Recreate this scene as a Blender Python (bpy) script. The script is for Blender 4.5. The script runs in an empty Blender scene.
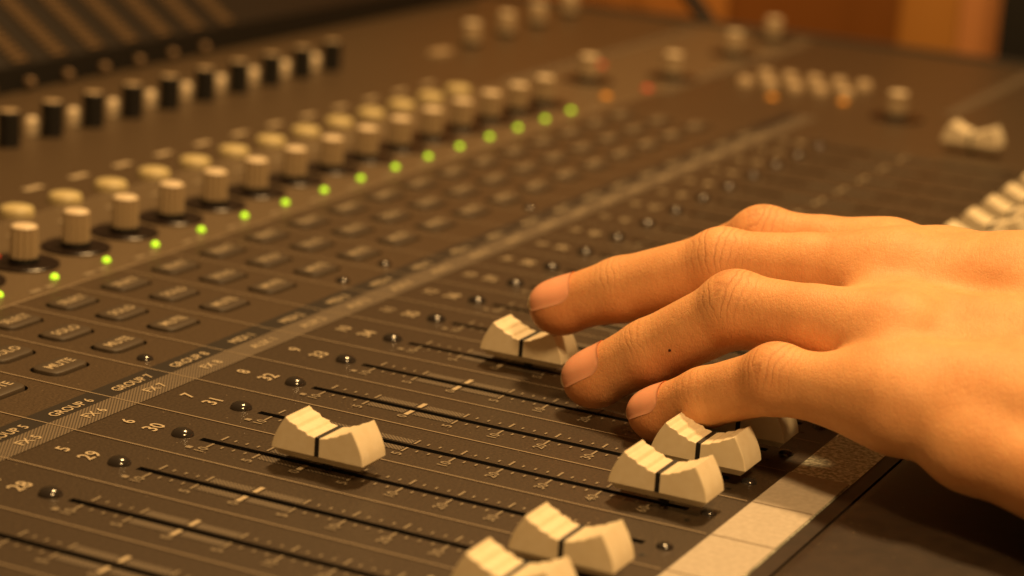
import bpy, bmesh, math, random
import numpy as np
from mathutils import Vector, Matrix
random.seed(7)
S = bpy.context.scene
COL = S.collection
P = 0.026                     # metres per channel pitch; everything below is laid out in pitches

# ------------------------------------------------------------------ camera
cam = bpy.data.cameras.new('camera'); camo = bpy.data.objects.new('camera', cam); COL.objects.link(camo)
Rm = ((0.438683, -0.89606, 0.068079), (-0.199577, -0.171011, -0.964844), (0.8762, 0.409673, -0.253852))
CP = Vector((-19.5844, -11.4545, 7.0665))
rx, ry, rz = (Vector(r) for r in Rm)
M = Matrix(((rx[0], -ry[0], -rz[0], CP[0]*P), (rx[1], -ry[1], -rz[1], CP[1]*P), (rx[2], -ry[2], -rz[2], CP[2]*P), (0, 0, 0, 1)))
camo.matrix_world = M
cam.sensor_width = 36; cam.lens = 2378.69/1024*36
cam.clip_start = 0.02; cam.clip_end = 60
cam.dof.use_dof = True
cam.dof.focus_distance = 22.3*P
cam.dof.aperture_fstop = 10.5
cam.dof.aperture_blades = 0
S.camera = camo

# ------------------------------------------------------------------ world and lamps
W = bpy.data.worlds.new('World'); S.world = W; W.use_nodes = True
bg = W.node_tree.nodes['Background']; bg.inputs[0].default_value = (1, .45, .12, 1); bg.inputs[1].default_value = .17
def lamp(name, pos, target, size, power, col):
    l = bpy.data.lights.new(name, 'AREA'); l.shape = 'DISK'; l.size = size; l.energy = power; l.color = col
    o = bpy.data.objects.new(name, l); COL.objects.link(o)
    o.location = Vector(pos)*P
    o.rotation_euler = (Vector(target)-Vector(pos)).to_track_quat('-Z', 'Y').to_euler()
    return o
WARM = (1, .595, .235)
lamp('ceiling_lamp', (16, 1, 38), (3, -2, 0), .16, 13.6, WARM)
lamp('ceiling_lamp', (-14, -20, 28), (1, -2, 0), .15, 6.6, WARM)
vs = S.view_settings
S.display_settings.display_device = 'sRGB'
vs.view_transform = 'Standard'; vs.look = 'None'; vs.exposure = 0; vs.gamma = 1
S.cycles.use_denoising = True
S.cycles.max_bounces = 6

# ------------------------------------------------------------------ materials
def mat(name, col, rough=.5, metal=0, spec=.5, emit=None, es=0):
    m = bpy.data.materials.new(name); m.use_nodes = True
    b = m.node_tree.nodes['Principled BSDF']
    b.inputs['Base Color'].default_value = (*col, 1); b.inputs['Roughness'].default_value = rough
    b.inputs['Metallic'].default_value = metal; b.inputs['Specular IOR Level'].default_value = spec
    if emit: b.inputs['Emission Color'].default_value = (*emit, 1); b.inputs['Emission Strength'].default_value = es
    return m
def N(m, t, **kw):
    n = m.node_tree.nodes.new(t)
    for k, v in kw.items():
        if k in n.inputs: n.inputs[k].default_value = v
        else: setattr(n, k, v)
    return n
def L(m, a, b): m.node_tree.links.new(a, b)
def B(m): return m.node_tree.nodes['Principled BSDF']
def speckle(m, c1, c2, scale, bump=.1, lo=.35, hi=.7, rough=None, dist=.0002):
    tc = N(m, 'ShaderNodeTexCoord'); n = N(m, 'ShaderNodeTexNoise'); n.inputs['Scale'].default_value = scale; n.inputs['Detail'].default_value = 3
    L(m, tc.outputs['Object'], n.inputs['Vector'])
    r = N(m, 'ShaderNodeValToRGB'); r.color_ramp.elements[0].position = lo; r.color_ramp.elements[1].position = hi
    r.color_ramp.elements[0].color = (*c1, 1); r.color_ramp.elements[1].color = (*c2, 1)
    L(m, n.outputs['Fac'], r.inputs['Fac']); L(m, r.outputs['Color'], B(m).inputs['Base Color'])
    if bump:
        b = N(m, 'ShaderNodeBump'); b.inputs['Strength'].default_value = bump; b.inputs['Distance'].default_value = dist
        L(m, n.outputs['Fac'], b.inputs['Height']); L(m, b.outputs['Normal'], B(m).inputs['Normal'])
    return m
M_panel = speckle(mat('shaded_panel_paint', (.05, .045, .04), .42, 0, .5), (.030, .020, .0115), (.058, .040, .0235), 1400, .4)  # fader area: light fall-off put into a darker copy of the paint
M_mid = speckle(mat('lit_panel_paint', (.05, .045, .04), .42, 0, .5), (.044, .029, .0155), (.084, .057, .032), 1400, .35)  # brighter copy of the panel paint, sheen over the button rows included in it
M_blue = speckle(mat('blue_grey_panel_paint', (.05, .05, .08), .4, 0, .5), (.040, .036, .065), (.075, .066, .12), 1400, .35)
M_light = speckle(mat('grey_panel_paint', (.1, .09, .075), .42), (.092, .066, .038), (.15, .112, .068), 1400, .3)
M_dark = mat('dark_band_paint', (.018, .015, .013), .45)
M_black = mat('black_recess', (.006, .0055, .005), .6)
M_spark = speckle(mat('rough_metallic_paint', (.2, .19, .16), .32, .55, .6), (.32, .34, .28), (.82, .84, .70), 800, .9, .4, .62, dist=.0004)
M_print = mat('cream_print', (.46, .385, .265), .6)
M_line = mat('thin_cream_line', (.29, .23, .155), .6)
M_dim = mat('faded_print', (.25, .205, .14), .6)
def hatch(name, ang, freq, c1, c2, duty=.5):
    m = mat(name, c1, .55); tc = N(m, 'ShaderNodeTexCoord'); sp = N(m, 'ShaderNodeSeparateXYZ'); L(m, tc.outputs['Object'], sp.inputs[0])
    a = N(m, 'ShaderNodeMath', operation='MULTIPLY'); a.inputs[1].default_value = math.cos(ang)*freq/P; L(m, sp.outputs[0], a.inputs[0])
    b = N(m, 'ShaderNodeMath', operation='MULTIPLY_ADD'); b.inputs[1].default_value = math.sin(ang)*freq/P; L(m, sp.outputs[1], b.inputs[0]); L(m, a.outputs[0], b.inputs[2])
    f = N(m, 'ShaderNodeMath', operation='FRACT'); L(m, b.outputs[0], f.inputs[0])
    g = N(m, 'ShaderNodeMath', operation='GREATER_THAN'); g.inputs[1].default_value = duty; L(m, f.outputs[0], g.inputs[0])
    x = N(m, 'ShaderNodeMix', data_type='RGBA'); L(m, g.outputs[0], x.inputs['Factor']); x.inputs['A'].default_value = (*c1, 1); x.inputs['B'].default_value = (*c2, 1)
    L(m, x.outputs['Result'], B(m).inputs['Base Color']); return m
M_fx = hatch('hatched_strip_print', math.radians(-59), 37, (.05, .039, .028), (.15, .118, .08), .45)
M_scale = hatch('fine_hatch_print', math.radians(-45), 36, (.05, .038, .028), (.155, .122, .08), .52)
M_cap = speckle(mat('cream_plastic', (.78, .71, .56), .42, 0, .45), (.77, .68, .49), (.82, .74, .56), 420, .05)
M_knob = mat('tan_plastic', (.43, .335, .215), .45)  # on knob sides: darker copy, their weaker light put into the colour
M_knobtop = mat('pale_tan_plastic', (.68, .58, .42), .42)  # on knob tops: paler copy, light from above put into the colour
M_ring = mat('dark_brown_lens', (.012, .007, .006), .3, 0, .35)
M_btn = mat('charcoal_button_rubber', (.062, .048, .034), .42)
M_steel = mat('black_steel', (.02, .018, .018), .16, 0, 1)
M_led = mat('green_led', (.4, .8, .1), .3, emit=(.55, 1, .015), es=1.2)
M_red = mat('red_led', (.5, .05, .02), .3, emit=(1, .06, .015), es=.12)
M_orange = mat('orange_led', (.7, .3, .02), .3, emit=(1, .38, .03), es=.08)
M_litbtn = speckle(mat('lit_button_plastic', (.55, .47, .25), .45), (.50, .42, .22), (.58, .52, .28), 160, 0)
M_tape = speckle(mat('masking_tape', (.6, .5, .36), .62), (.42, .375, .31), (.49, .44, .37), 700, .25)
M_rest = speckle(mat('brown_black_vinyl', (.03, .024, .02), .42), (.018, .0115, .0075), (.028, .018, .0115), 260, .12)
M_chassis = mat('chassis_metal', (.04, .035, .03), .5)

def dust(m):
    src = B(m).inputs['Base Color'].links[0].from_socket
    tc = N(m, 'ShaderNodeTexCoord'); v = N(m, 'ShaderNodeTexVoronoi'); v.inputs['Scale'].default_value = 520; L(m, tc.outputs['Object'], v.inputs['Vector'])
    sp = N(m, 'ShaderNodeSeparateColor'); L(m, v.outputs['Color'], sp.inputs[0])
    g = N(m, 'ShaderNodeMath', operation='MULTIPLY_ADD'); g.inputs[1].default_value = .30; g.inputs[2].default_value = -.18; L(m, sp.outputs[0], g.inputs[0])
    c = N(m, 'ShaderNodeMath', operation='LESS_THAN'); L(m, v.outputs['Distance'], c.inputs[0]); L(m, g.outputs[0], c.inputs[1])
    k = N(m, 'ShaderNodeMath', operation='MULTIPLY'); k.inputs[1].default_value = .55; L(m, c.outputs[0], k.inputs[0])
    x = N(m, 'ShaderNodeMix', data_type='RGBA'); x.inputs['B'].default_value = (.30, .23, .15, 1); L(m, src, x.inputs['A']); L(m, k.outputs[0], x.inputs['Factor'])
    L(m, x.outputs['Result'], B(m).inputs['Base Color'])
for m_ in (M_panel, M_mid, M_rest): dust(m_)
# ------------------------------------------------------------------ mesh helpers (pitch units)
class MB:
    def __init__(s): s.v = []; s.f = []; s.m = []
    def poly(s, pts, mi=0):
        i = len(s.v); s.v += [tuple(p) for p in pts]; s.f.append(tuple(range(i, i+len(pts)))); s.m.append(mi)
    def box(s, a, b, mi=0):
        x0, y0, z0 = a; x1, y1, z1 = b
        i = len(s.v); s.v += [(x0,y0,z0),(x1,y0,z0),(x1,y1,z0),(x0,y1,z0),(x0,y0,z1),(x1,y0,z1),(x1,y1,z1),(x0,y1,z1)]
        for q in ((3,2,1,0),(4,5,6,7),(0,1,5,4),(1,2,6,5),(2,3,7,6),(3,0,4,7)): s.f.append(tuple(i+k for k in q)); s.m.append(mi)
    def rect(s, x0, y0, x1, y1, z, mi=0): s.poly([(x0,y0,z),(x1,y0,z),(x1,y1,z),(x0,y1,z)], mi)
    def rings(s, rings, mi=0, cap0=False, cap1=True, mtop=None):
        n = len(rings[0]); i0 = len(s.v)
        for r in rings: s.v += [tuple(p) for p in r]
        for k in range(len(rings)-1):
            for j in range(n):
                a = i0+k*n+j; b = i0+k*n+(j+1) % n
                s.f.append((a, b, b+n, a+n)); s.m.append(mi)
        if cap0: s.f.append(tuple(i0+j for j in range(n))[::-1]); s.m.append(mi)
        if cap1: s.f.append(tuple(i0+(len(rings)-1)*n+j for j in range(n))); s.m.append(mi if mtop is None else mtop)
    def lathe(s, prof, n=24, mi=0, c=(0,0), cap1=True, mtop=None):
        s.rings([[(c[0]+r*math.cos(2*PI*j/n), c[1]+r*math.sin(2*PI*j/n), z) for j in range(n)] for r, z in prof], mi, False, cap1, mtop)
    def mesh(s, name, mats, smooth=False):
        me = bpy.data.meshes.new(name)
        me.from_pydata([(x*P, y*P, z*P) for x, y, z in s.v], [], s.f)
        for m in (mats if isinstance(mats, (list, tuple)) else [mats]): me.materials.append(m)
        me.polygons.foreach_set('material_index', s.m)
        if smooth: me.polygons.foreach_set('use_smooth', [True]*len(s.f))
        me.update(); return me
    def build(s, name, mats, parent=None, loc=(0,0,0), smooth=False, rot=None):
        return link(name, s.mesh(name, mats, smooth), parent, loc, rot)
PI = math.pi
def link(name, me, parent=None, loc=(0,0,0), rot=None):
    o = bpy.data.objects.new(name, me); COL.objects.link(o); o.location = Vector(loc)*P
    if rot: o.rotation_euler = rot
    if parent: o.parent = parent
    return o
def thing(name, label, cat, loc=(0,0,0)):
    o = bpy.data.objects.new(name, None); COL.objects.link(o); o.location = Vector(loc)*P; o.empty_display_size = .01
    o['label'] = label; o['category'] = cat; return o
def tag(o, label, cat): o['label'] = label; o['category'] = cat; return o
def autosmooth(o, deg=35):
    me = o.data; bm = bmesh.new(); bm.from_mesh(me)
    for e in bm.edges:
        if len(e.link_faces) == 2: e.smooth = e.calc_face_angle(0) < math.radians(deg)
    for f in bm.faces: f.smooth = True
    bm.to_mesh(me); bm.free()
_tc = {}
def text_geo(t):
    if t not in _tc:
        cu = bpy.data.curves.new('t', 'FONT'); cu.body = t; cu.align_x = 'CENTER'; cu.align_y = 'CENTER'; cu.size = 1; cu.resolution_u = 2; cu.offset = .012
        o = bpy.data.objects.new('t', cu); COL.objects.link(o)
        dg = bpy.context.evaluated_depsgraph_get(); me = o.evaluated_get(dg).to_mesh()
        _tc[t] = ([tuple(v.co) for v in me.vertices], [tuple(p.vertices) for p in me.polygons])
        bpy.data.objects.remove(o); bpy.data.curves.remove(cu)
    return _tc[t]
def put_text(mb, t, x, y, z, h, mi=0, wx=1.0, rot=0):
    V, F = text_geo(t); i = len(mb.v); k = h/.72; c, s = math.cos(rot), math.sin(rot)
    for p in V:
        a, b = p[0]*k*wx, p[1]*k
        mb.v.append((x+a*c-b*s, y+a*s+b*c, z))
    for f in F: mb.f.append(tuple(i+j for j in f)); mb.m.append(mi)

# ------------------------------------------------------------------ the console
desk = thing('mixing_console', 'dark audio mixing console with rows of cream fader caps, knobs and small green lights', 'mixing console')
U0, U1 = -9, 16                 # channel columns 23..48
CH = list(range(U0, U1+1))
UR = 27.1                       # right end
VB, VT = -5.62, 11.4
ROWS = (2.12, 2.78, 3.43)
pan = MB()
ub = {U0-.5, UR, 16.5}
for c in CH:
    for d in (-.5, -.31, -.044, .044, .31, .5): ub.add(round(c+d, 4))
ub = sorted(ub)
vb = sorted({VB, -5.03, -4.62, -.2, 1.153, 1.42, 3.86, 4.62, 6.2, 9.6, VT} | {round(r+d, 4) for r in ROWS for d in (-.20, .20)})
holes = set()
for i in range(len(ub)-1):
    uc = (ub[i]+ub[i+1])/2; ch = round(uc)
    for j in range(len(vb)-1):
        vc = (vb[j]+vb[j+1])/2
        if uc < 16.5:
            if abs(uc-ch) < .044 and -4.62 < vc < -.2: holes.add((i, j))
            if abs(uc-ch) < .31 and any(abs(vc-r) < .2 for r in ROWS): holes.add((i, j))
for i in range(len(ub)-1):
    for j in range(len(vb)-1):
        a, b, c, d = ub[i], vb[j], ub[i+1], vb[j+1]
        if (i, j) in holes:
            for (di, dj, p, q) in ((-1,0,(a,d),(a,b)), (1,0,(c,b),(c,d)), (0,-1,(a,b),(c,b)), (0,1,(c,d),(a,d))):
                if (i+di, j+dj) not in holes:
                    pan.poly([(*p, 0), (*q, 0), (*q, -.26), (*p, -.26)][::-1], 2)
            pan.rect(a, b, c, d, -.26, 2)
        else:
            vc = (b+d)/2; uc = (a+c)/2
            mi = 3 if vc < -5.03 else 0
            if vc > 1.0: mi = 11
            if vc > 3.86: mi = 1 if vc < 6.2 else 4
            if uc > 16.5 and vc < 3.86 and vc > -5.03: mi = 11
            pan.rect(a, b, c, d, 0, mi)
for c in CH:
    for r in ROWS:
        rr_ = .13
        for sx, sy, a0 in ((1, 1, 0), (-1, 1, 90), (-1, -1, 180), (1, -1, 270)):
            cx, cy = c+sx*(.31-rr_), r+sy*(.20-rr_)
            arc = [(cx+rr_*math.cos(math.radians(a0+15*q)), cy+rr_*math.sin(math.radians(a0+15*q))) for q in range(7)]
            for q in range(6):
                pan.poly([(c+sx*.31, r+sy*.20, 0), (*arc[q+1], 0), (*arc[q], 0)], 11)
                pan.poly([(*arc[q], 0), (*arc[q+1], 0), (*arc[q+1], -.26), (*arc[q], -.26)], 2)
M_back = speckle(mat('brown_panel_paint', (.07, .058, .045), .42), (.055, .036, .018), (.095, .065, .036), 1400, .3)
# printed markings, part of the panel
Z1, Z2, Z3 = .005, .009, .013
pan.rect(U0-.5, 1.156, 18.4, 1.42, Z1, 5)                      # dark name band
pan.rect(U0-.5, .842, 18.4, 1.153, Z1, 6)                      # hatched strip
for c in CH:
    u = c+.5
    pan.rect(u-.008, -4.985, u+.008, 3.86, Z2, 7)
for v in (3.87, 6.2):
    pan.rect(U0-.5, v-.012, UR-.6, v+.012, Z2, 7)
pan.rect(18.6, 3.7, 26.2, 3.92, Z1, 6); pan.rect(17.4, 6.1, 26.4, 6.36, Z1, 6)
pan.rect(20.5, -.95, 26.8, -.7, Z1, 6)
major = [-.38+(-.49)*k for k in range(9)]
names = ['10', '5', '0', '5', '10', '20', '30', '40', '60']
for c in CH:
    n = 32+c; near = c <= 8
    top = 'GROUP %d' % (n-24) if n <= 32 else 'MIDI %d' % (n-32)
    low = 'FX %d' % (n-24) if n <= 32 else 'AUX %d' % (n-32)
    if n-24 > 0:
        put_text(pan, top, c, 1.25, Z2+.002, .115, 8, .95)
        put_text(pan, low, c, .985, Z2+.002, .115, 8, 1.0)
        put_text(pan, str(n-24), c, .60, Z2, .145, 8)
    put_text(pan, str(n), c-.0, .31, Z2, .16, 8)
    pan.rect(c-.30, -.28, c-.24, -.22, Z2, 9)
    for k, v in enumerate(major):
        th = .011 if k != 2 else .024
        for sgn in (-1, 1):
            a, b = sorted((c+sgn*.062, c+sgn*(.19 if k != 2 else .21)))
            pan.rect(a, v-th, b, v+th, Z2, 8 if k == 2 else 9)
        if near: put_text(pan, names[k], c-.27, v, Z2, .105, 9)
        for q in range(1, 4):
            vv = v-.49*q/4
            if vv < -4.5 or (k in (1, 2)): continue
            for sgn in (-1, 1):
                a, b = sorted((c+sgn*.09, c+sgn*.14))
                pan.rect(a, vv-.009, b, vv+.009, Z2, 9)
    for (a, b) in ((-.90, -1.31), (-1.41, -1.82)):
        pan.rect(c-.17, b, c-.06, a, Z1, 10); pan.rect(c+.06, b, c+.17, a, Z1, 10)
    for dv, w in ((3.98, .13), (4.0, .10)):                    # faint marks beside the lights
        pass
    pan.rect(c+.02, 3.98, c+.22, 4.05, Z2, 9); pan.rect(c+.30, 3.98, c+.46, 4.05, Z2, 9)
    pan.rect(c+.0, 7.06, c+.36, 7.18, Z2, 8); pan.rect(c-.12, 5.72, c+.2, 5.79, Z2, 9)
for c in CH:                                                   # bottom ends of the slots
    pan.lathe([(.026, Z1)], 10, 2, (c-.28, -4.72))
panel = pan.build('top_panel', [M_panel, M_light, M_black, M_spark, M_back, M_dark, M_fx, M_line, M_print, M_dim, M_scale, M_mid, M_blue], desk)
b = MB(); b.box((U0-.5, VB-.12, -4), (UR, VT, -.41))
b.box((UR, VB-.12, -4), (UR+.35, VT+3, .06))
b.build('chassis', M_chassis, desk)
b = MB(); b.box((U0-.5, -5.768, -.4), (UR, -5.6215, -.006)); b.build('front_trim', M_rest, desk)

# fader caps
def cap_top(s): return .338+.135*(min(abs(s), .335)/.335)**1.5
def cap_profile(lift=0.0, n=76):
    pts = []
    for k in range(9):                                         # far end, bulging arc
        t = k/8; a = math.radians(18+62*t)
        s = -.47+.135*t**1.35; z = .17+.303*t**.86
        pts.append((s, z+lift))
    for k in range(1, n):
        s = -.335+.67*k/n
        r = 0
        if abs(s) > .045: ph = ((abs(s)-.04)/.098) % 1.0; r = (.0088 if s < 0 else .0045)*math.cos(2*PI*ph+.8*math.cos(2*PI*ph))
        e = min(1, (.335-abs(s))/.04)
        pts.append((s, min(cap_top(s)+r*e, .463)+lift))
    for k in range(9):
        t = 1-k/8; pts.append((.47-.135*t**1.35, .17+.303*t**.86+lift))
    return pts
PI = math.pi
def cap_mesh():
    m = MB(); pr = cap_profile(); w = .21; bv = .009
    def ins(pts, d):
        out = []; n = len(pts); cx = 0; cz = .26
        for i, p in enumerate(pts):
            a = Vector(pts[i-1]) if i else Vector(p); c = Vector(pts[i+1]) if i < n-1 else Vector(p)
            t = (c-a).normalized(); nr = Vector((t.y, -t.x)); out.append((p[0]+nr.x*d, p[1]+nr.y*d))
        return out
    i1 = ins(pr, bv); i05 = ins(pr, bv*.3)
    base = [(.47, .17), (-.47, .17)]
    def ring(u, pts): return [(u, -s, z) for s, z in pts]
    prof = lambda q: ring(q[0], q[1])
    m.rings([prof((-w, i1)), prof((-w+bv*.3, i05)), prof((-w+bv, pr)), prof((w-bv, pr)), prof((w-bv*.3, i05)), prof((w, i1))], 0, False, False)
    for u in (-w, w):
        for k in range(len(i1)-1):
            (s1, z1), (s2, z2) = i1[k], i1[k+1]
            m.poly([(u, -s1, .17), (u, -s2, .17), (u, -s2, z2), (u, -s1, z1)][::(1 if u > 0 else -1)])
    # tapered skirt
    def rr(d, z, hw=w, hl=.468): return [(-hw+d, -hl+d, z), (hw-d, -hl+d, z), (hw-d, hl-d, z), (-hw+d, hl-d, z)]
    m.rings([rr(.06, .100), rr(.012, .165), rr(.004, .172)], 0, True, True)
    return m.mesh('fader_cap', M_cap)
CAPM = cap_mesh()
def _fix(me, deg=28):
    bm = bmesh.new(); bm.from_mesh(me); bmesh.ops.remove_doubles(bm, verts=bm.verts, dist=1e-7); bmesh.ops.recalc_face_normals(bm, faces=bm.faces)
    for e in bm.edges:
        if len(e.link_faces) == 2: e.smooth = e.calc_face_angle(0) < math.radians(deg)
    for f in bm.faces: f.smooth = True
    bm.to_mesh(me); bm.free()
_fix(CAPM, 19)
im = MB(); w = .2125
zt = .347
im.rings([[(-w, -.022, .168), (-w, -.022, zt), (w, -.022, zt), (w, -.022, .168)], [(-w, .022, .168), (-w, .022, zt), (w, .022, zt), (w, .022, .168)]], 0, True, True)
INDM = im.mesh('index_line', M_black); _fix(INDM, 20)
sm_ = MB(); sm_.box((-.028, -.035, -.25), (.028, .035, .112)); STM = sm_.mesh('stem', M_black)
CAPPOS = {-4: -4.37, -3: -4.39, -2: -1.542, -1: -4.39, 0: -4.37, 1: -4.38, 2: -1.61}
LBL = {-4: 'nearest cream fader cap, cut by the bottom edge of the picture', -3: 'cream fader cap beside the small screw, second from the picture bottom',
       -2: 'lone cream fader cap high up its slot with open panel around it', -1: 'cream fader cap level with and just below the one touching the little finger',
       0: 'cream fader cap touching the little finger', 1: 'shaded cream fader cap under the hand', 2: 'cream fader cap under the middle fingertip'}
for c in CH:
    v = CAPPOS.get(c, -4.12 if c > 9 else (-4.38 if c < 8 else -4.5))
    o = link('fader_cap', CAPM, desk, (c, v, 0))
    if c in LBL: o['label'] = LBL[c]
    link('index_line', INDM, o); link('stem', STM, o)
o = link('fader_cap', CAPM, desk, (17.35, -2.1, 0)); o['label'] = 'cream main fader cap standing alone near the far right end'
link('index_line', INDM, o); link('stem', STM, o)

# dome screws at the top of each slot, small screws at the bottom
d = MB(); d.lathe([(.108, 0), (.106, .012), (.098, .03), (.080, .048), (.055, .06), (.022, .066), (.004, .067)], 28); DM = d.mesh('dome_screw', M_steel, True)
d = MB(); d.lathe([(.075, 0), (.07, .02), (.05, .036), (.02, .04), (.004, .04)], 20); SMM = d.mesh('small_screw', M_steel, True)
for c in CH: link('dome_screw', DM, desk, (c, 0, 0)); link('small_screw', SMM, desk, (c, -4.81, 0))
d = MB(); d.lathe([(.088, 0), (.085, .012), (.07, .032), (.04, .045), (.004, .05)], 22); SD = d.mesh('dome_screw', M_steel, True)
for c in (0, 4, 5, 9): link('dome_screw', SD, desk, (c-.24, 1.63, 0))

# rounded push buttons with printed legends
def rrect(hx, hy, r, z, n=5):
    pts = []
    for cx, cy, a0 in ((hx-r, hy-r, 0), (-hx+r, hy-r, 90), (-hx+r, -hy+r, 180), (hx-r, -hy+r, 270)):
        for k in range(n+1):
            a = math.radians(a0+90*k/n); pts.append((cx+r*math.cos(a), cy+r*math.sin(a), z))
    return pts
d = MB(); d.rings([rrect(.282, .174, .115, -.2), rrect(.282, .174, .115, .012), rrect(.275, .167, .11, .026), rrect(.255, .147, .10, .034), rrect(.2, .1, .07, .036)], 0)
BM_ = d.mesh('push_button', M_btn); _fix(BM_, 40)
LEG = {}
for t in ('MUTE', 'SOLO', 'SELECT'):
    d = MB(); put_text(d, t, 0, 0, .0395, .12, 0, .95 if t != 'SELECT' else .8); LEG[t] = d.mesh('legend', M_print)
for c in CH:
    for r, t in zip(ROWS, ('MUTE', 'SOLO', 'SELECT')):
        o = link('push_button', BM_, desk, (c, r, 0))
        link('legend', LEG[t], o)

# rotary knobs with dark lens rings, and the green lights beside them
def knob_mesh(r=.166, h=.455, n=13, fl=.82):
    m = MB(); R_ = []
    def ring(rad, z, f):
        return [((rad*(1 if (j % 4) < 2 else f))*math.cos(2*PI*j/(n*4)), (rad*(1 if (j % 4) < 2 else f))*math.sin(2*PI*j/(n*4)), z) for j in range(n*4)]
    m.rings([ring(r, .09, fl), ring(r*.97, h-.03, fl), ring(r*.95, h-.012, .98)], 0, True, False)
    m.rings([ring(r*.95, h-.02, .97), ring(r*.88, h-.004, 1), ring(r*.76, h+.008, 1), ring(r*.45, h+.014, 1), ring(.004, h+.016, 1)], 1)
    m.rings([ring(r*1.05, .02, 1), ring(r*1.05, .09, 1)], 2, False, True)
    return m.mesh('rotary_knob', [M_knob, M_knobtop, M_black])
KM = knob_mesh()
d = MB(); d.lathe([(.415, 0), (.415, .022), (.40, .032), (.004, .034)], 40); LENS = d.mesh('lens_ring', M_ring)
d = MB(); d.lathe([(.04, .0), (.035, .012), (.004, .016)], 10); RL = d.mesh('ring_light', M_red)
LED_GEO = MB(); LED_GEO.lathe([(.048, 0), (.046, .02), (.035, .038), (.018, .048), (.003, .05)], 16); LEDM = LED_GEO.mesh('indicator_light', M_led, True)
for c in CH:
    if c < 1: continue
    o = link('rotary_knob', KM, desk, (c, 4.85, 0))
    link('lens_ring', LENS, o)
    if c == 2: link('ring_light', RL, o, (-.03, .35, .034))
    link('indicator_light', LEDM, desk, (c-.273, 4.213, 0))
# round cap buttons further up
d = MB(); d.lathe([(.215, 0), (.215, .06), (.20, .095), (.14, .115), (.004, .122)], 28); RB = d.mesh('round_button', M_litbtn, True)
for c in CH:
    if c >= 2: link('round_button', RB, desk, (c-.12, 6.39, 0))
# black knobs with a pale button behind each
d = MB(); d.lathe([(.16, 0), (.16, .50), (.135, .515)], 20, 0, cap1=False); d.lathe([(.135, .515), (.08, .522), (.004, .524)], 20, 1)
BK = d.mesh('black_knob', [M_black, M_knob])
d = MB(); d.lathe([(.11, 0), (.11, .16), (.09, .22), (.05, .25), (.004, .255)], 20); PB = d.mesh('pale_button', M_knobtop, True)
for c in range(5, 17):
    link('black_knob', BK, desk, (c+.08, 8.98, 0)); link('pale_button', PB, desk, (c, 9.28, 0))
# master section
BIG = knob_mesh(.175, .45, 12, .92)
for u, v in ((18.7, 5.25), (20.2, 4.25), (23.7, 4.4), (26.2, 4.5), (19.45, -.2)):
    o = link('rotary_knob', BIG, desk, (u, v, 0)); lo = link('lens_ring', LENS, o); lo.scale = (1.1, 1.1, 1)
for u, v in ((20.5, 8.5), (22.2, 8.6), (23.95, 8.75), (25.8, 8.9)):
    link('rotary_knob', BIG, desk, (u, v, 0))
d = MB(); d.lathe([(.15, 0), (.15, .10), (.12, .15), (.06, .17), (.004, .175)], 18); MBN = d.mesh('round_button', M_knob, True)
for i in range(5):
    for j in range(2): link('round_button', MBN, desk, (20.5+j*1.05+.07*i, 2.95-.45*i, 0))
for (u, v, m) in ((17.42, 4.33, M_orange), (20.39, 5.75, M_red), (18.7, 4.1, M_red), (19.64, 2.12, M_orange), (20.2, 1.0, M_orange)):
    d = MB(); d.lathe([(.09, 0), (.08, .04), (.004, .07)], 14); d.build('indicator_light', m, desk, (u, v, 0), True)
d = MB(); d.box((-.3, -.12, 0), (.3, .12, .08)); d.build('flat_button', M_knob, desk, (19.05, 8.4, 0))

# sloping meter bridge behind the panel
M_meter = mat('dark_meter_face', (.013, .010, .008), .5, 0, .3)
M_strip = hatch('meter_segments', math.radians(90), 7, (.022, .017, .012), (.085, .062, .036), .42)
M_glow = hatch('meter_segments_lit', math.radians(90), 7, (.05, .035, .016), (.16, .105, .045), .42)
b = MB(); A = (11.42, .42); Bq = (22.0, 7.7)
def onf(u, t, h=0):
    dx, dz = Bq[0]-A[0], Bq[1]-A[1]; l = math.hypot(dx, dz)
    return (u, A[0]+dx*t-dz/l*h, A[1]+dz*t+dx/l*h)
u0, u1 = 4, 26.6
b.poly([onf(u0, 0), onf(u1, 0), onf(u1, 1), onf(u0, 1)], 0)
b.poly([(u0, 11.42, 0), (u1, 11.42, 0), onf(u1, 0), onf(u0, 0)], 4)  # riser coloured black to give the shadow band under the bridge's front edge
b.poly([onf(u0, 1), onf(u1, 1), (u1, 22, -4), (u0, 22, -4)], 3)
for uu in (u0, u1): b.poly([(uu, 11.42, -4), (uu, 11.42, 0), onf(uu, 0), onf(uu, 1), (uu, 22, -4)], 3)
mb = b.build('meter_bridge', [M_meter, M_strip, M_glow, M_chassis, M_black], desk)
for k in range(5, 18):
    s_ = MB(); c = k-.37
    for j in range(92):
        t0 = .006+j*.0098
        s_.poly([onf(c-.17, t0, .02), onf(c+.17, t0, .02), onf(c+.17, t0+.0052, .02), onf(c-.17, t0+.0052, .02)], 0)
    s_.poly([onf(c-.28, .003, .012), onf(c+.28, .003, .012), onf(c+.28, .93, .012), onf(c-.28, .93, .012)], 1)
    s_.build('meter_strip', [mat('meter_bar', (.125, .082, .044), .9, 0, .1) if k == 5 else bpy.data.materials['meter_bar'], mat('meter_slot', (.028, .02, .013), .9, 0, .1) if k == 5 else bpy.data.materials['meter_slot']], mb)
d = MB(); d.lathe([(.08, 0), (.08, .07), (.06, .10), (.004, .11)], 16); ML = d.mesh('bridge_knob', mat('brown_plastic', (.2, .13, .07), .5), True)
for k in range(9, 17):
    link('bridge_knob', ML, desk, (k-.37, 11.30, .12))

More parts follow.
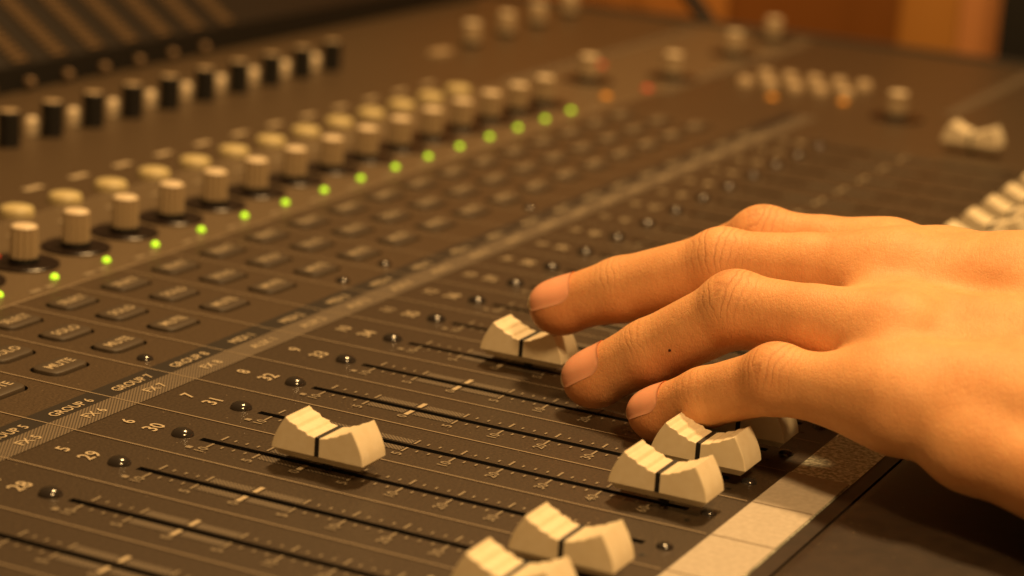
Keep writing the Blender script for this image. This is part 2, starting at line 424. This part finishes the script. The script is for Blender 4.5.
# padded arm rest along the front
b = MB(); x0, x1 = U0-1, UR+.35
prof = [(-5.775, -3), (-5.775, -.10), (-5.785, -.03), (-5.81, .015), (-5.85, .04), (-5.92, .052), (-6.1, .055), (-9.8, .055), (-10.3, .02), (-10.5, -.12), (-10.55, -.5), (-10.55, -3)]
n = len(prof)
i0 = len(b.v); b.v += [(x0, *q) for q in prof]+[(x1, *q) for q in prof]
for k in range(n-1): b.f.append((k, k+1, k+1+n, k+n)); b.m.append(0)
b.f.append(tuple(range(n))[::-1]); b.m.append(0); b.f.append(tuple(range(n, 2*n))); b.m.append(0)
ar = b.build('arm_rest', M_rest, desk); autosmooth(ar, 40)

# strip of tape along the front edge
t = MB(); t.box((U0-.4, -5.605, .004), (.5, -5.028, .012), 0)
for c in CH:
    if c < 0: t.rect(c+.5-.008, -5.60, c+.5+.008, -5.033, .015, 1)
tp = t.build('tape_strip', [M_tape, mat('pencil_line', (.16, .11, .07), .7)]); tag(tp, 'strip of cream masking tape ruled with thin dark lines along the console front edge', 'tape')

# ------------------------------------------------------------------ background: wooden cabinet, screen, cable
def wood(name, c1, c2):
    m = mat(name, c1, .4); tc = N(m, 'ShaderNodeTexCoord'); mp = N(m, 'ShaderNodeMapping'); mp.inputs['Scale'].default_value = (30, 30, 2.5)
    L(m, tc.outputs['Object'], mp.inputs[0]); n = N(m, 'ShaderNodeTexNoise'); n.inputs['Scale'].default_value = 1.5; n.inputs['Detail'].default_value = 4; L(m, mp.outputs[0], n.inputs['Vector'])
    r = N(m, 'ShaderNodeValToRGB'); r.color_ramp.elements[0].color = (*c1, 1); r.color_ramp.elements[1].color = (*c2, 1); r.color_ramp.elements[0].position = .3; r.color_ramp.elements[1].position = .75
    L(m, n.outputs['Fac'], r.inputs[0]); L(m, r.outputs[0], B(m).inputs['Base Color']); return m
cab = thing('wooden_cabinet', 'orange-brown wooden cabinet standing behind the far end of the console', 'cabinet', (31, 4, -14))
def cabinet_panel(name, v0, v1, c1, c2, x=0.0):  # wood tone differs per panel to carry the uneven light on the cabinet
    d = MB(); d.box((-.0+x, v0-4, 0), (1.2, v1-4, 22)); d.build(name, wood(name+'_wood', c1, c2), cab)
cabinet_panel('door', 7.35, 16, (.42, .17, .04), (.54, .24, .06))
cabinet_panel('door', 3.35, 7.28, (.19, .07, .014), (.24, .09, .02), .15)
cabinet_panel('stile', 2.0, 3.3, (.38, .17, .035), (.47, .22, .05))
cabinet_panel('door', -8, 1.97, (.50, .22, .08), (.58, .26, .10))
scr = thing('monitor', 'black monitor edge at the top right corner of the picture', 'monitor', (30, -3, 0))
d = MB(); d.box((-.4, -8, -.6), (-.1, 3.75, 8)); d.build('back_shell', M_black, scr)
cb = bpy.data.curves.new('c', 'CURVE')
def tube(pts, r, n=10):
    m = MB(); rs = []
    for i, p in enumerate(pts):
        a = Vector(pts[max(i-1, 0)]); c = Vector(pts[min(i+1, len(pts)-1)]); t_ = (c-a).normalized()
        x = t_.cross(Vector((0, 1, .3))).normalized(); y = t_.cross(x)
        rs.append([Vector(p)+x*r*math.cos(2*PI*k/n)+y*r*math.sin(2*PI*k/n) for k in range(n)])
    m.rings(rs, 0, True, True); return m
cab_pts = [(28.6, 6.2-.35*k+.02*k*k, -.75+.0+.42*k-.0*k) for k in range(0, 1)]
cable = tube([(28.6, 5.9, -4), (28.6, 6.1, -1.2), (28.6, 6.5, -.5), (28.6, 7.3, .3), (28.6, 8.3, 1.6), (28.6, 9, 3.5), (28.6, 9.2, 8)], .17)
tag(cable.build('cable', M_black, None, (0, 0, 0), True), 'thick black cable hanging in front of the wooden cabinet', 'cable')

# ------------------------------------------------------------------ the hand
def V3(*a): return np.array(a, float)
FING = {   # tip centre, DIP, PIP, MCP, radii
 'little': [V3(.52, -3.61, .28), V3(.44, -4.15, .57), V3(.30, -4.88, .92), V3(.08, -6.05, 1.0)],
 'ring':   [V3(.98, -2.74, .34), V3(1.02, -3.33, .72), V3(1.05, -4.16, 1.29), V3(.90, -5.80, 1.35)],
 'middle': [V3(1.80, -1.95, .76), V3(1.90, -2.62, 1.04), V3(2.0, -3.64, 1.44), V3(2.10, -5.38, 1.63)],
 'index':  [V3(2.96, -2.50, .70), V3(2.98, -3.00, 1.10), V3(2.76, -3.78, 1.56), V3(2.82, -5.05, 1.57)],
}
RAD = {'little': (.235, .285, .32, .365), 'ring': (.265, .325, .36, .42), 'middle': (.265, .33, .365, .42), 'index': (.26, .32, .36, .42)}
WU, WR = V3(-.25, -8.9, 1.05), V3(1.50, -8.75, 1.58)
def rcone(Pts, a, b, ra, rb):
    ab = b-a; l2 = ab@ab; pa = Pts-a; t = np.clip((pa@ab.astype(np.float32))/l2, 0, 1)
    d = pa-t[..., None]*ab.astype(np.float32)
    return np.sqrt((d*d).sum(-1))-(ra+(rb-ra)*t)
def smin(a, b, k):
    h = np.clip(k-np.abs(a-b), 0, None)/k
    return np.minimum(a, b)-h*h*k*.25
def smax(a, b, k): return -smin(-a, -b, k)
H = .036
lo = np.array([-1.9, -13.6, -.05]); hi = np.array([4.3, -1.5, 2.55])
dims = np.ceil((hi-lo)/H).astype(int)
def bez(a, b, c, n):
    ts = np.linspace(0, 1, n); return [(1-t)**2*a+2*t*(1-t)*b+t*t*c for t in ts]
def finger_sdf(Pts, nm):
    T, D, Q, K = FING[nm]; rt, rd, rp, rk = RAD[nm]
    f = rcone(Pts, T, D, rt, rd)
    f = smin(f, rcone(Pts, D, Q, rd*.985, rp*.96), .07)
    mid = (Q+K)/2
    f = smin(f, rcone(Pts, Q, mid, rp*.97, rp*1.0), .07)
    f = smin(f, rcone(Pts, mid, K, rp*1.0, rk), .07)
    up = V3(-.25, .15, 1); 
    f = smin(f, np.sqrt(((Pts-(Q+up/np.linalg.norm(up)*.02))**2).sum(-1))-rp*.99, .10)   # joint knuckle swell
    pulp = T+(T-D)/np.linalg.norm(T-D)*(-.10)+V3(0, 0, -.04)   # soft pad
    f = smin(f, np.sqrt(((Pts-pulp)**2).sum(-1))-rt*1.02, .1)
    return f
HD = V3(-.1, -1, 0)/np.linalg.norm(V3(-.1, -1, 0))
DIPS = [(V3(1.45, -6.3, 1.80), .075, .55, .2), (V3(.50, -6.45, 1.45), .075, .55, .2), (V3(2.4, -6.0, 1.95), .02, .6, .25)]
def hand_sdf(Pts):
    fs = None
    for nm in FING:
        f = finger_sdf(Pts, nm); fs = f if fs is None else smin(fs, f, .03)
    palm = None
    carp = [WU+(WR-WU)*t for t in (.08, .36, .64, .92)]
    for nm, c in zip(('little', 'ring', 'middle', 'index'), carp):
        K = FING[nm][3]; rk = RAD[nm][3]
        p = rcone(Pts, K+V3(0, 0, {'little': .05}.get(nm, -.12)), c+V3(0, 0, -.06 if nm != 'little' else .12), rk*(.96 if nm != 'little' else .84), .50 if nm not in ('index', 'little') else {'index': .57, 'little': .42}[nm])
        palm = p if palm is None else smin(palm, p, .65)
    palm = smin(palm, rcone(Pts, V3(2.60, -5.75, 1.60), V3(2.25, -6.6, 1.68), .42, .43), .4); palm = smin(palm, rcone(Pts, V3(2.25, -6.6, 1.68), V3(1.5, -8.6, 1.58), .43, .46), .4)
    palm = smin(palm, rcone(Pts, V3(.02, -6.2, .93), V3(-.20, -6.85, .80), .30, .34), .25)
    # web: palm reaches a little past the knuckles
    for nm in FING:
        T, D, Q, K = FING[nm]
        e = K+(Q-K)*{'little': .2, 'ring': .26}.get(nm, .36)
        palm = smin(palm, rcone(Pts, K+V3(0, 0, -.16 if nm != 'little' else -.04), e+V3(0, 0, -.16 if nm != 'little' else -.04), RAD[nm][3]*.88, .28), .35)
    order = ['little', 'ring', 'middle', 'index']
    for i in range(3):                              # skin between the knuckles
        a, b = FING[order[i]], FING[order[i+1]]
        K = (a[3]+b[3])/2; Q = (a[2]+b[2])/2; c = (carp[i]+carp[i+1])/2
        palm = smin(palm, rcone(Pts, K+(Q-K)*(.02, .14, .06)[i]+V3(0, 0, -.06), c, .30, .42), .35)
    palm = smin(palm, rcone(Pts, V3(-.20, -6.80, .80), V3(-.62, -8.3, .72), .32, .48), .22); palm = smin(palm, rcone(Pts, V3(-.62, -8.3, .70), V3(-.6, -9.4, .85), .52, .52), .3)      # hypothenar
    palm = smin(palm, rcone(Pts, V3(2.55, -6.6, 1.3), V3(1.6, -8.4, .95), .42, .52), .4)   # thenar
    th = rcone(Pts, V3(2.3, -7.6, 1.15), V3(3.3, -6.3, .95), .46, .36)
    th = smin(th, rcone(Pts, V3(3.3, -6.3, .95), V3(3.55, -5.1, .75), .34, .30), .1)
    th = smin(th, rcone(Pts, V3(3.55, -5.1, .75), V3(3.5, -4.2, .6), .30, .24), .1)
    palm = smin(palm, th, .3)
    arm = rcone(Pts, WU+V3(.1, 0, 0), V3(0, -14.5, 1.25), .56, .95)
    arm = smin(arm, rcone(Pts, WR+V3(-.1, 0, -.05), V3(.9, -14.5, 1.4), .54, .95), .5)
    arm = smin(arm, rcone(Pts, (WU+WR)/2+V3(0, 0, -.05), V3(.45, -14.5, 1.35), .60, 1.0), .5)
    palm = smin(palm, arm, .45)
    d = smin(palm, fs, .24)
    for c, a, w1, w2 in DIPS:                       # shallow hollows between the tendons
        r = Pts-c.astype(np.float32); l = r@HD.astype(np.float32); q = (r*r).sum(-1)-l*l
        d = d+a*np.exp(-(l/w1)**2-q/w2**2)
    return d
def surface_nets():
    ax = [lo[i]+H*np.arange(dims[i]) for i in range(3)]
    F = np.empty(dims, np.float32)
    for i in range(0, dims[1], 24):                 # slabs keep memory small
        X, Y, Z = np.meshgrid(ax[0], ax[1][i:i+24], ax[2], indexing='ij')
        Pts = np.stack([X, Y, Z], -1).astype(np.float32)
        F[:, i:i+24] = hand_sdf(Pts)
    F[:, :2] = np.maximum(F[:, :2], .01); F[:, 0] = .02
    ins = F < 0
    nx, ny, nz = [k-1 for k in dims]
    acc = np.zeros((nx, ny, nz, 3), np.float32); cnt = np.zeros((nx, ny, nz), np.float32)
    cor = [(i, j, k) for i in (0, 1) for j in (0, 1) for k in (0, 1)]
    sub = lambda A, c: A[c[0]:c[0]+nx, c[1]:c[1]+ny, c[2]:c[2]+nz]
    for a in cor:
        for axx in range(3):
            if a[axx]: continue
            b = list(a); b[axx] = 1; b = tuple(b)
            fa, fb = sub(F, a), sub(F, b); m = sub(ins, a) != sub(ins, b)
            t = np.where(m, fa/np.where(m, fa-fb, 1), 0)
            for q in range(3):
                acc[..., q] += np.where(m, a[q]+(t if q == axx else 0), 0)
            cnt += m
    act = cnt > 0; idx = -np.ones((nx, ny, nz), np.int64); cells = np.argwhere(act); idx[act] = np.arange(len(cells))
    verts = lo+H*(cells+acc[act]/cnt[act][:, None])
    faces = []
    for axx in range(3):
        o1, o2 = [(1, 2), (2, 0), (0, 1)][axx]
        s0 = [slice(1, None)]*3; s0 = [slice(1, nx), slice(1, ny), slice(1, nz)]
        A = ins[tuple(s0)]; sl = list(s0); sl[axx] = slice(s0[axx].start+1, s0[axx].stop+1); Bn = ins[tuple(sl)]
        e = np.argwhere(A != Bn)+1
        fl = ins[e[:, 0], e[:, 1], e[:, 2]]
        d1 = np.zeros(3, int); d1[o1] = 1; d2 = np.zeros(3, int); d2[o2] = 1
        g = lambda off: idx[tuple((e-off).T)]
        q = np.stack([g(0*d1), g(d1), g(d1+d2), g(d2)], 1)
        q[~fl] = q[~fl][:, ::-1]
        faces.append(q)
    faces = np.concatenate(faces); faces = faces[(faces >= 0).all(1)]
    return verts, faces
hv, hf = surface_nets()
# smooth a little
def lap(v, f, it, lam=.5):
    a = np.concatenate([f[:, [0, 1]], f[:, [1, 2]], f[:, [2, 3]], f[:, [3, 0]]]); a = np.concatenate([a, a[:, ::-1]])
    dg = np.bincount(a[:, 0], minlength=len(v)).astype(float)
    for _ in range(it):
        s = np.stack([np.bincount(a[:, 0], v[a[:, 1], k], len(v)) for k in range(3)], 1)/np.maximum(dg, 1)[:, None]
        v = v+lam*(s-v)
    return v
hv = lap(hv, hf, 3)
# wrinkle fields
UPV = V3(-.3, .1, 1)/np.linalg.norm(V3(-.3, .1, 1))
along = np.zeros(len(hv)); mask = np.zeros(len(hv)); red = np.zeros(len(hv))
best = np.full(len(hv), 1e9); who = np.zeros(len(hv), int)
def nrm(a): return a/np.linalg.norm(a)
for nm in FING:
    T, D, Q, K = FING[nm]
    fi = list(FING).index(nm)
    segs = [(T, D, 0), (D, Q, np.linalg.norm(T-D)), (Q, K, np.linalg.norm(T-D)+np.linalg.norm(D-Q))]
    for a, b_, s0 in segs:
        ab = b_-a; t = np.clip(((hv-a)@ab)/(ab@ab), 0, 1); dd = np.linalg.norm(hv-a-t[:, None]*ab, axis=1)
        m = dd < best; best[m] = dd[m]; who[m] = fi; along[m] = (s0+t*np.linalg.norm(ab))[m]
for nm in FING:
    T, D, Q, K = FING[nm]; mine = who == list(FING).index(nm)
    for J, wd, am in ((Q, .26, 1.0), (D, .15, .55)):
        r = hv-J; ax_ = nrm(K-Q) if J is Q else nrm(Q-D)
        bi = nrm(nrm(D-J if J is Q else T-J)*-1+nrm((K if J is Q else Q)-J)*0+ax_)
        dl = r@ax_; up = r@UPV
        g = np.exp(-(dl/wd)**2)*np.clip((up-.05)/.2, 0, 1)*mine
        mask = np.maximum(mask, am*g)
    rt = np.linalg.norm(hv-T, axis=1); red = np.maximum(red, np.exp(-(rt/.42)**2))
    rq = np.linalg.norm(hv-Q, axis=1); red = np.maximum(red, .35*np.exp(-(rq/.4)**2))
hme = bpy.data.meshes.new('hand'); hme.from_pydata((hv*P).tolist(), [], hf.tolist())
for nm_, arr in (('along', along), ('crease', mask), ('redness', red)):
    at = hme.attributes.new(nm_, 'FLOAT', 'POINT'); at.data.foreach_set('value', arr.astype(np.float32))
hme.polygons.foreach_set('use_smooth', [True]*len(hf)); hme.update()
M_skin = mat('skin', (.70, .40, .22), .54, 0, .3)
def skin_nodes(m):
    bs = B(m); bs.inputs['Subsurface Weight'].default_value = .28; bs.inputs['Subsurface Radius'].default_value = (1, .35, .15); bs.inputs['Subsurface Scale'].default_value = .0022
    tc = N(m, 'ShaderNodeTexCoord')
    at = lambda n: N(m, 'ShaderNodeAttribute', attribute_name=n)
    al, cr, rd = at('along'), at('crease'), at('redness')
    # fine skin cells, stretched across the hand
    mp = N(m, 'ShaderNodeMapping'); mp.inputs['Scale'].default_value = (1100, 2000, 1100); mp.inputs['Rotation'].default_value = (0, 0, .5); L(m, tc.outputs['Object'], mp.inputs[0])
    vo = N(m, 'ShaderNodeTexVoronoi', feature='DISTANCE_TO_EDGE'); vo.inputs['Scale'].default_value = 1; L(m, mp.outputs[0], vo.inputs['Vector'])
    mv = N(m, 'ShaderNodeMath', operation='MINIMUM'); mv.inputs[1].default_value = .25; L(m, vo.outputs[0], mv.inputs[0])
    no = N(m, 'ShaderNodeTexNoise'); no.inputs['Scale'].default_value = 900; no.inputs['Detail'].default_value = 4; L(m, tc.outputs['Object'], no.inputs['Vector'])
    # transverse creases
    n2 = N(m, 'ShaderNodeTexNoise'); n2.inputs['Scale'].default_value = 160; L(m, tc.outputs['Object'], n2.inputs['Vector'])
    ph = N(m, 'ShaderNodeMath', operation='MULTIPLY_ADD'); ph.inputs[1].default_value = 88; L(m, al.outputs['Fac'], ph.inputs[0])
    nz = N(m, 'ShaderNodeMath', operation='MULTIPLY'); nz.inputs[1].default_value = 14; L(m, n2.outputs['Fac'], nz.inputs[0]); L(m, nz.outputs[0], ph.inputs[2])
    sn = N(m, 'ShaderNodeMath', operation='SINE'); L(m, ph.outputs[0], sn.inputs[0])
    ab = N(m, 'ShaderNodeMath', operation='POWER'); a1 = N(m, 'ShaderNodeMath', operation='MULTIPLY_ADD'); a1.inputs[1].default_value = .5; a1.inputs[2].default_value = .5
    L(m, sn.outputs[0], a1.inputs[0]); L(m, a1.outputs[0], ab.inputs[0]); ab.inputs[1].default_value = 4
    ck = N(m, 'ShaderNodeMath', operation='MULTIPLY'); L(m, ab.outputs[0], ck.inputs[0])
    cadd = N(m, 'ShaderNodeMath', operation='ADD'); cadd.inputs[1].default_value = .06; L(m, cr.outputs['Fac'], cadd.inputs[0]); L(m, cadd.outputs[0], ck.inputs[1])
    mp2 = N(m, 'ShaderNodeMapping'); mp2.inputs['Scale'].default_value = (420, 1000, 420); mp2.inputs['Rotation'].default_value = (0, 0, -.45); L(m, tc.outputs['Object'], mp2.inputs[0])
    vo2 = N(m, 'ShaderNodeTexVoronoi', feature='DISTANCE_TO_EDGE'); vo2.inputs['Scale'].default_value = 1; L(m, mp2.outputs[0], vo2.inputs['Vector'])
    mv2 = N(m, 'ShaderNodeMath', operation='MINIMUM'); mv2.inputs[1].default_value = .14; L(m, vo2.outputs[0], mv2.inputs[0])
    mv3 = N(m, 'ShaderNodeMath', operation='MULTIPLY_ADD'); mv3.inputs[1].default_value = 1.5; L(m, mv2.outputs[0], mv3.inputs[0]); L(m, mv.outputs[0], mv3.inputs[2]); mv = mv3
    # height
    h1 = N(m, 'ShaderNodeMath', operation='MULTIPLY_ADD'); h1.inputs[1].default_value = .75; L(m, mv.outputs[0], h1.inputs[0])
    h0 = N(m, 'ShaderNodeMath', operation='MULTIPLY'); h0.inputs[1].default_value = .7; L(m, no.outputs['Fac'], h0.inputs[0]); L(m, h0.outputs[0], h1.inputs[2])
    h2 = N(m, 'ShaderNodeMath', operation='MULTIPLY_ADD'); h2.inputs[1].default_value = -.7; L(m, ck.outputs[0], h2.inputs[0]); L(m, h1.outputs[0], h2.inputs[2])
    bp = N(m, 'ShaderNodeBump'); bp.inputs['Strength'].default_value = .5; bp.inputs['Distance'].default_value = .00031
    L(m, h2.outputs[0], bp.inputs['Height']); L(m, bp.outputs[0], bs.inputs['Normal'])
    # colour: blotches, redder tips, darker creases
    n3 = N(m, 'ShaderNodeTexNoise'); n3.inputs['Scale'].default_value = 70; n3.inputs['Detail'].default_value = 6; n3.inputs['Roughness'].default_value = .7; L(m, tc.outputs['Object'], n3.inputs['Vector'])
    r = N(m, 'ShaderNodeValToRGB'); r.color_ramp.elements[0].position = .3; r.color_ramp.elements[1].position = .7
    r.color_ramp.elements[0].color = (.64, .315, .135, 1); r.color_ramp.elements[1].color = (.78, .43, .20, 1); L(m, n3.outputs['Fac'], r.inputs[0])
    x = N(m, 'ShaderNodeMix', data_type='RGBA'); x.inputs['B'].default_value = (.68, .255, .10, 1); L(m, r.outputs[0], x.inputs['A'])
    rm = N(m, 'ShaderNodeMath', operation='MULTIPLY'); rm.inputs[1].default_value = .7; L(m, rd.outputs['Fac'], rm.inputs[0]); L(m, rm.outputs[0], x.inputs['Factor'])
    y = N(m, 'ShaderNodeMix', data_type='RGBA'); y.inputs['B'].default_value = (.40, .17, .08, 1); L(m, x.outputs['Result'], y.inputs['A'])
    cm = N(m, 'ShaderNodeMath', operation='MULTIPLY'); cm.inputs[1].default_value = .35; L(m, ck.outputs[0], cm.inputs[0]); L(m, cm.outputs[0], y.inputs['Factor'])
    L(m, y.outputs['Result'], bs.inputs['Base Color'])
skin_nodes(M_skin)
hme.materials.append(M_skin)
hand = bpy.data.objects.new('hand', hme); COL.objects.link(hand)
tag(hand, "person's bare left hand reaching over the faders, middle fingertip resting on a fader cap", 'hand')
# nails
M_nail = mat('fingernail', (.86, .42, .26), .27, 0, .5)
M_nail.node_tree.nodes['Principled BSDF'].inputs['Subsurface Weight'].default_value = .15
M_nail.node_tree.nodes['Principled BSDF'].inputs['Subsurface Scale'].default_value = .002
M_edge = mat('nail_edge', (.95, .78, .56), .3)
for nm in FING:
    T, D, Q, K = FING[nm]; ax_ = nrm(T-D); up0 = V3(-.42, .25, 1) if nm != 'index' else V3(0, .4, 1)
    dor = nrm(up0-(up0@ax_)*ax_); lat = np.cross(ax_, dor)
    rt = RAD[nm][0]
    m = MB(); nu, nv_ = 15, 17; grid = []
    ws = 1.02
    for j in range(nv_):
        tj = j/(nv_-1); row = []
        s = -.27+tj*.46                              # along the finger, from the cuticle to past the tip centre
        e = 1
        if tj < .3: e = math.sqrt(max(0, 1-((.3-tj)/.3)**2))*.45+.55
        if tj > .8: e = math.sqrt(max(0, 1-((tj-.8)/.2)**2*.75))
        for i in range(nu):
            a = (i/(nu-1)*2-1)*ws*e
            dirv = dor*math.cos(a)+lat*math.sin(a)
            o = T+ax_*s*(rt/.24)
            if s > 0.06: dirv = nrm(dirv+ax_*(s-.06)*2.2)
            lo_ = None; off = .009*(1-abs(i/(nu-1)*2-1)**4)+.002+(.010*max(0, tj-.7)/.3)
            row.append((o, dirv, off))
        grid.append(row)
    O = np.array([q[0] for r_ in grid for q in r_], np.float32); DV = np.array([q[1] for r_ in grid for q in r_], np.float32); OF = np.array([q[2] for r_ in grid for q in r_])
    l_ = np.full(len(O), .02); h_ = np.full(len(O), .6)
    for _ in range(16):
        md = (l_+h_)/2; ins_ = finger_sdf((O+DV*md[:, None]).astype(np.float32), nm) < 0
        l_ = np.where(ins_, md, l_); h_ = np.where(ins_, h_, md)
    GP = (O+DV*(l_+OF)[:, None]).reshape(nv_, nu, 3); grid = [[GP[j, i] for i in range(nu)] for j in range(nv_)]
    idx0 = [[None]*nu for _ in range(nv_)]
    for j in range(nv_):
        for i in range(nu): idx0[j][i] = len(m.v); m.v.append(tuple(grid[j][i]))
    for j in range(nv_-1):
        for i in range(nu-1):
            m.f.append((idx0[j][i], idx0[j][i+1], idx0[j+1][i+1], idx0[j+1][i])); m.m.append(1 if j >= nv_-3 else 0)
    # skirt so that the nail has thickness
    edge = [(0, i) for i in range(nu)]+[(j, nu-1) for j in range(1, nv_)]+[(nv_-1, i) for i in range(nu-2, -1, -1)]+[(j, 0) for j in range(nv_-2, 0, -1)]
    low = {}
    for (j, i) in edge: low[(j, i)] = len(m.v); p = grid[j][i]; m.v.append(tuple(p-nrm(p-(T+ax_*(-.0)))*.03))
    for k in range(len(edge)):
        a, b_ = edge[k], edge[(k+1) % len(edge)]
        m.f.append((idx0[a[0]][a[1]], idx0[b_[0]][b_[1]], low[b_], low[a])); m.m.append(0)
    no_ = m.build('fingernail', [M_nail, M_edge], hand, (0, 0, 0), True)

# small dark mole on the ring finger
T, D, Q, K = FING['ring']
m = MB(); q0 = D+(Q-D)*.30
dirv = nrm(V3(-1, -.25, -.05)); l_, h_ = .02, .7
for _ in range(16):
    md = (l_+h_)/2
    if float(finger_sdf((q0+dirv*md).astype(np.float32)[None], 'ring')[0]) < 0: l_ = md
    else: h_ = md
m.lathe([(.016, -.012), (.014, .0005), (.008, .002), (.002, .0025)], 10)
mo = m.build('mole', mat('mole', (.05, .012, .006), .6), hand, tuple(q0+dirv*l_), True)
mo.rotation_euler = Vector(dirv).to_track_quat('Z', 'Y').to_euler()
